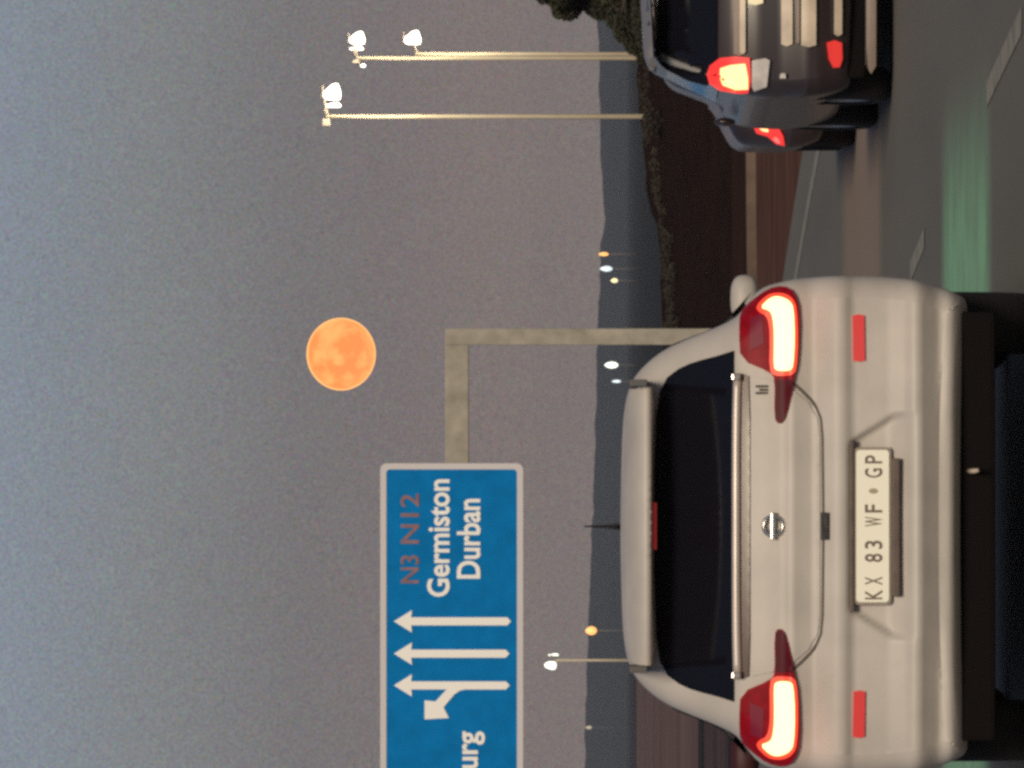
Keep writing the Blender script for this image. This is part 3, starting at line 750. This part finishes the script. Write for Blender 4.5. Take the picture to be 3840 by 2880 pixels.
# underbody, wheels, hook
box('underbody',(-.80,.80,.16,4.1,.20,.40),M_under,car,.02)
box('exhaust_silencer',(-.45,.20,.22,.45,.205,.30),M_under,car,.03)
tube('tow_hook',[(.205,.13,.30),(.205,.08,.285),(.207,.06,.268)],[.010,.010,.007],mat('hook_steel',(.5,.42,.34),.5),car,8)
for y_ in (.85,3.45):
    for s in (-1,1): wheel(car,s*.775,y_,.335,.225,s)
side_glass(car,sh,.75,2.55,1.10,1.40,M_glass)
# ---------------- black hatchback
BD=45.6
M_dark = mat('black_paint', (0.028,0.020,0.023), 0.34, coat=0.25, noise_amt=0.25, nscale=2)
M_darkroof = M_dark
M_tan = mat('bright_reflection', (0.60,0.50,0.39), 0.45, noise_amt=0.25, nscale=6)  # tan of warm light reflected in the dark paint
M_clear = mat('clear_lens', (0.62,0.58,0.56), 0.3, noise_amt=.12, nscale=20)
M_hot = mat('brake_hot', (0.6,0.3,0.1), 0.4, emit=(1.0,0.58,0.24), estr=2.0)
M_red_lit = mat('red_lamp_lit', (0.5,0.03,0.03), 0.4, emit=(1.0,0.045,0.04), estr=0.75)
KB=F/BD
def dark_car(x, d, yaw, halfp, profp, length, xb=.10, rad=.10):
    c=empty('dark_car',(x,d,gz(d)),yaw)
    s_h=Shell(halfp,profp,xb,rad); loft_body(s_h,length,.98,.95,length*.56,length*.77,M_dark,c)
    grid_patch('rear_panel',s_h.inner,s_h.base,0,M_dark,c,res=.025)
    return c,s_h
bw_=.86
hb_half=[(0,1.475),(.30,1.470),(.50,1.452),(.565,1.41),(.60,1.34),(.66,1.20),(.71,1.06),(.76,.97),(.815,.92),(.845,.84),(.858,.72),(.858,.55),(.84,.42),(.81,.30),(.76,.24),(.5,.23),(0,.23)]
hb_prof=[(.2,.16),(.27,.05),(.36,.03),(.44,.0),(.52,.0),(.60,.03),(.66,.05),(.8,.06),(.95,.10),(1.03,.14),(1.2,.26),(1.36,.38),(1.40,.16),(1.43,.20),(1.48,.65)]
bxc=(2880-362-1440)/KB+bw_   # car centre so that its rear left corner sits at row 345
bk,bs=dark_car(bxc,BD,R(1.6),hb_half,hb_prof,4.05)
bk.name='black_hatchback'; tag(bk,'black hatchback with glowing brake lamp and pale bands for the reflections on its tailgate','car')
# local helpers: photo column v -> height, photo row y -> local x
hz=lambda v: EYE-(v-2326)/KB
hx=lambda y: (2880-y-1440)/KB-bxc
gpoly=[(hx(-500),hz(2448)),(hx(0),hz(2442)),(hx(120),hz(2450)),(hx(212),hz(2462)),(hx(245),hz(2500)),(hx(290),hz(2580)),(hx(312),hz(2650)),(hx(290),hz(2690)),(hx(-500),hz(2690))]
grid_patch('rear_window',gpoly,bs,.010,M_glass,bk,res=.03,thick=.012)
M_roofgrey = mat('spoiler_grey', (0.22,0.215,0.225), 0.5)
grid_patch('spoiler',[(hx(-520),hz(2404)),(hx(0),hz(2404)),(hx(190),hz(2416)),(hx(255),hz(2440)),(hx(262),hz(2462)),(hx(235),hz(2464)),(hx(205),hz(2450)),(hx(0),hz(2440)),(hx(-520),hz(2440))],bs,.03,M_roofgrey,bk,res=.03,thick=.06)
def bandp(name,v0,v1,y0,y1,mt,sl=0,off=.02,th=.02,tip=8):
    P=[(hx(y0),hz(v0)),(hx(y1-tip),hz(v0+sl*.3)),(hx(y1),hz((v0+v1)/2+sl)),(hx(y1-tip),hz(v1+sl)),(hx(y0),hz(v1))]
    return grid_patch(name,P,bs,off,mt,bk,res=.025,thick=th)
M_tan2 = mat('dull_reflection', (0.24,0.18,0.15), 0.5, noise_amt=0.2, nscale=3)
bandp('tailgate_reflection',2752,2795,-520,205,M_tan2,off=.018)  # reflections on tailgate and bumper, built as pale raised strips
bandp('tailgate_reflection',2775,2796,-520,200,M_tan,off=.028)
bandp('tailgate_reflection',2930,2972,-520,172,M_tan,off=.022)
bandp('tailgate_reflection',3004,3060,-520,178,M_tan,off=.032)
bandp('tailgate_reflection',2985,2998,-520,165,M_tan2,off=.02)
bandp('bumper_reflection',3128,3158,-520,135,M_tan,off=.030,sl=0)
bandp('bumper_reflection',3252,3288,-520,270,M_tan2,off=.022,tip=30)
bandp('number_plate',2805,2862,-520,18,mat('lit_plate',(.8,.72,.5),.6,emit=(1,.85,.5),estr=.25),off=.024)
# lamp cluster, its mirror twin at the far side of the car
for s in (1,-1):
    tl=empty('tail_light',(0,0,0),0,bk); q=lambda P:[(s*hx(y),hz(v)) for v,y in P]
    grid_patch('lens_housing',q([(2652,270),(2662,238),(2700,212),(2760,208),(2812,214),(2816,300),(2808,342),(2760,342),(2700,332),(2662,305)]),bs,.03,M_red_lit,tl,res=.02,thick=.03)
    grid_patch('brake_light',q([(2702,250),(2740,240),(2795,236),(2806,290),(2806,330),(2760,330),(2712,312),(2700,280)]),bs,.042,M_hot,tl,res=.02,thick=.01)
    grid_patch('reverse_light',q([(2820,225),(2870,216),(2887,224),(2880,290),(2876,322),(2830,338),(2820,320)]),bs,.032,M_clear,tl,res=.02,thick=.03)
    grid_patch('reflector',q([(3100,160),(3130,150),(3158,160),(3160,220),(3150,250),(3125,252),(3108,220)]),bs,.028,M_red_lit if s>0 and False else mat('glowing_reflector',(.75,.05,.05),.4,emit=(1,.05,.04),estr=.35) if s==1 else bpy.data.materials['glowing_reflector'],bk,res=.02,thick=.02)  # reflector given a weak glow of its own
    tube('door_handle',[(s*-.0-0,0,0),(0,0.01,0)],[.001,.001],M_dark,bk,4) if False else None
for v_,y_ in ((2936,282),(2700,-60)):
    grid_patch('glint_spot',[(hx(y_-9),hz(v_-9)),(hx(y_+9),hz(v_-12)),(hx(y_+9),hz(v_+12)),(hx(y_-9),hz(v_+9))],bs,.035,M_clear,bk,res=.015,thick=.02)  # small glints on the paint, built as pale plates
M_glint = mat('chrome_glint', (0.85,0.9,0.75), 0.2, metal=.6, emit=(.8,1,.7), estr=0.0)
# rear corner post with a paler bead along the roof side
tube('roof_gutter',[(-.53,.62,1.452),(-.565,.50,1.41),(-.63,.42,1.30),(-.70,.33,1.12),(-.745,.30,1.02)],[.022,.028,.024,.020,.012],M_roofgrey,bk,8)
box('underbody',(-.74,.74,.16,3.9,.17,.36),M_under,bk,.02)
for y_ in (.75,3.25):
    for s in (-1,1): wheel(bk,s*.745,y_,.31,.20,s)
side_glass(bk,bs,.8,2.3,1.02,1.32,M_glass)
for s in (-1,1):
    mo=empty('side_mirror',(s*.86,2.45,.96),0,bk)
    bm=bmesh.new(); bmesh.ops.create_uvsphere(bm,u_segments=16,v_segments=10,radius=1)
    for v in bm.verts: v.co=Vector((v.co.x*.09,v.co.y*.06,v.co.z*.065))
    me=bpy.data.meshes.new('mirror_cap'); bm.to_mesh(me); bm.free(); link('mirror_cap',me,M_dark,mo,True)
    if s==-1: mo.scale=(.3,1,1)

# ---------------- low dark saloon further on, only its rear left corner in view
CD=52.6; KC=F/CD; w3=.86
cx3=(2880-556-1440)/KC+w3
s3=[(0,1.33),(.30,1.32),(.42,1.26),(.48,1.10),(.54,.95),(.70,.88),(.84,.80),(.858,.66),(.858,.45),(.84,.34),(.78,.22),(.5,.20),(0,.20)]
p3=[(.2,.10),(.3,.03),(.45,0),(.6,.03),(.8,.06),(.92,.12),(.97,.55),(1.3,1.0),(1.37,1.5)]
d3,ss3=dark_car(cx3,CD,R(-1.2),s3,p3,4.4,xb=.12,rad=.12)
d3.name='dark_saloon'; tag(d3,'dark saloon mostly hidden beyond the black hatchback, one red tail lamp showing','car')
h3=lambda v: EYE-(v-2326)/KC
x3=lambda y:(2880-y-1440)/KC-cx3
for s in (1,-1):
    tl=empty('tail_light',(0,0,0),0,d3); q=lambda P:[(s*x3(y),h3(v)) for v,y in P]
    grid_patch('lens',q([(2826,475),(2838,500),(2880,512),(2912,540),(2945,548),(2938,510),(2915,470),(2900,425),(2855,418),(2860,450)]),ss3,.03,M_red_lit,tl,res=.02,thick=.03)
    grid_patch('brake_light',q([(2842,478),(2862,492),(2882,495),(2880,478),(2860,462)]),ss3,.045,M_hot,tl,res=.015,thick=.01)
    grid_patch('brake_light',q([(2898,522),(2915,536),(2928,538),(2920,520),(2908,512)]),ss3,.045,mat('pink_hot',(.6,.1,.1),.4,emit=(1,.16,.14),estr=1.2) if s==1 else bpy.data.materials['pink_hot'],tl,res=.015,thick=.01)
box('underbody',(-.72,.72,.16,4.0,.15,.32),M_under,d3,.02)
for y_ in (.35+.5,3.4):
    for s in (-1,1): wheel(d3,s*.74,y_,.31,.21,s)

# ------------------------------------------------------------------ air
HAZE=0.00009
hz_o=box('haze',(-3300,3300,-40,6300,-3.2,60),None)
hz_o.data.materials.clear()
Mh=bpy.data.materials.new('evening_air'); Mh.use_nodes=True; t=Mh.node_tree; t.nodes.clear()
o_=t.nodes.new('ShaderNodeOutputMaterial'); pv=t.nodes.new('ShaderNodeVolumePrincipled')
pv.inputs['Density'].default_value=HAZE; pv.inputs['Color'].default_value=(0.78,0.80,0.84,1); pv.inputs['Anisotropy'].default_value=0.2
t.links.new(pv.outputs[0],o_.inputs['Volume']); hz_o.data.materials.append(Mh)
tag(hz_o,kind='stuff')
hz_o.display_type='WIRE'
bpy.context.view_layer.update()
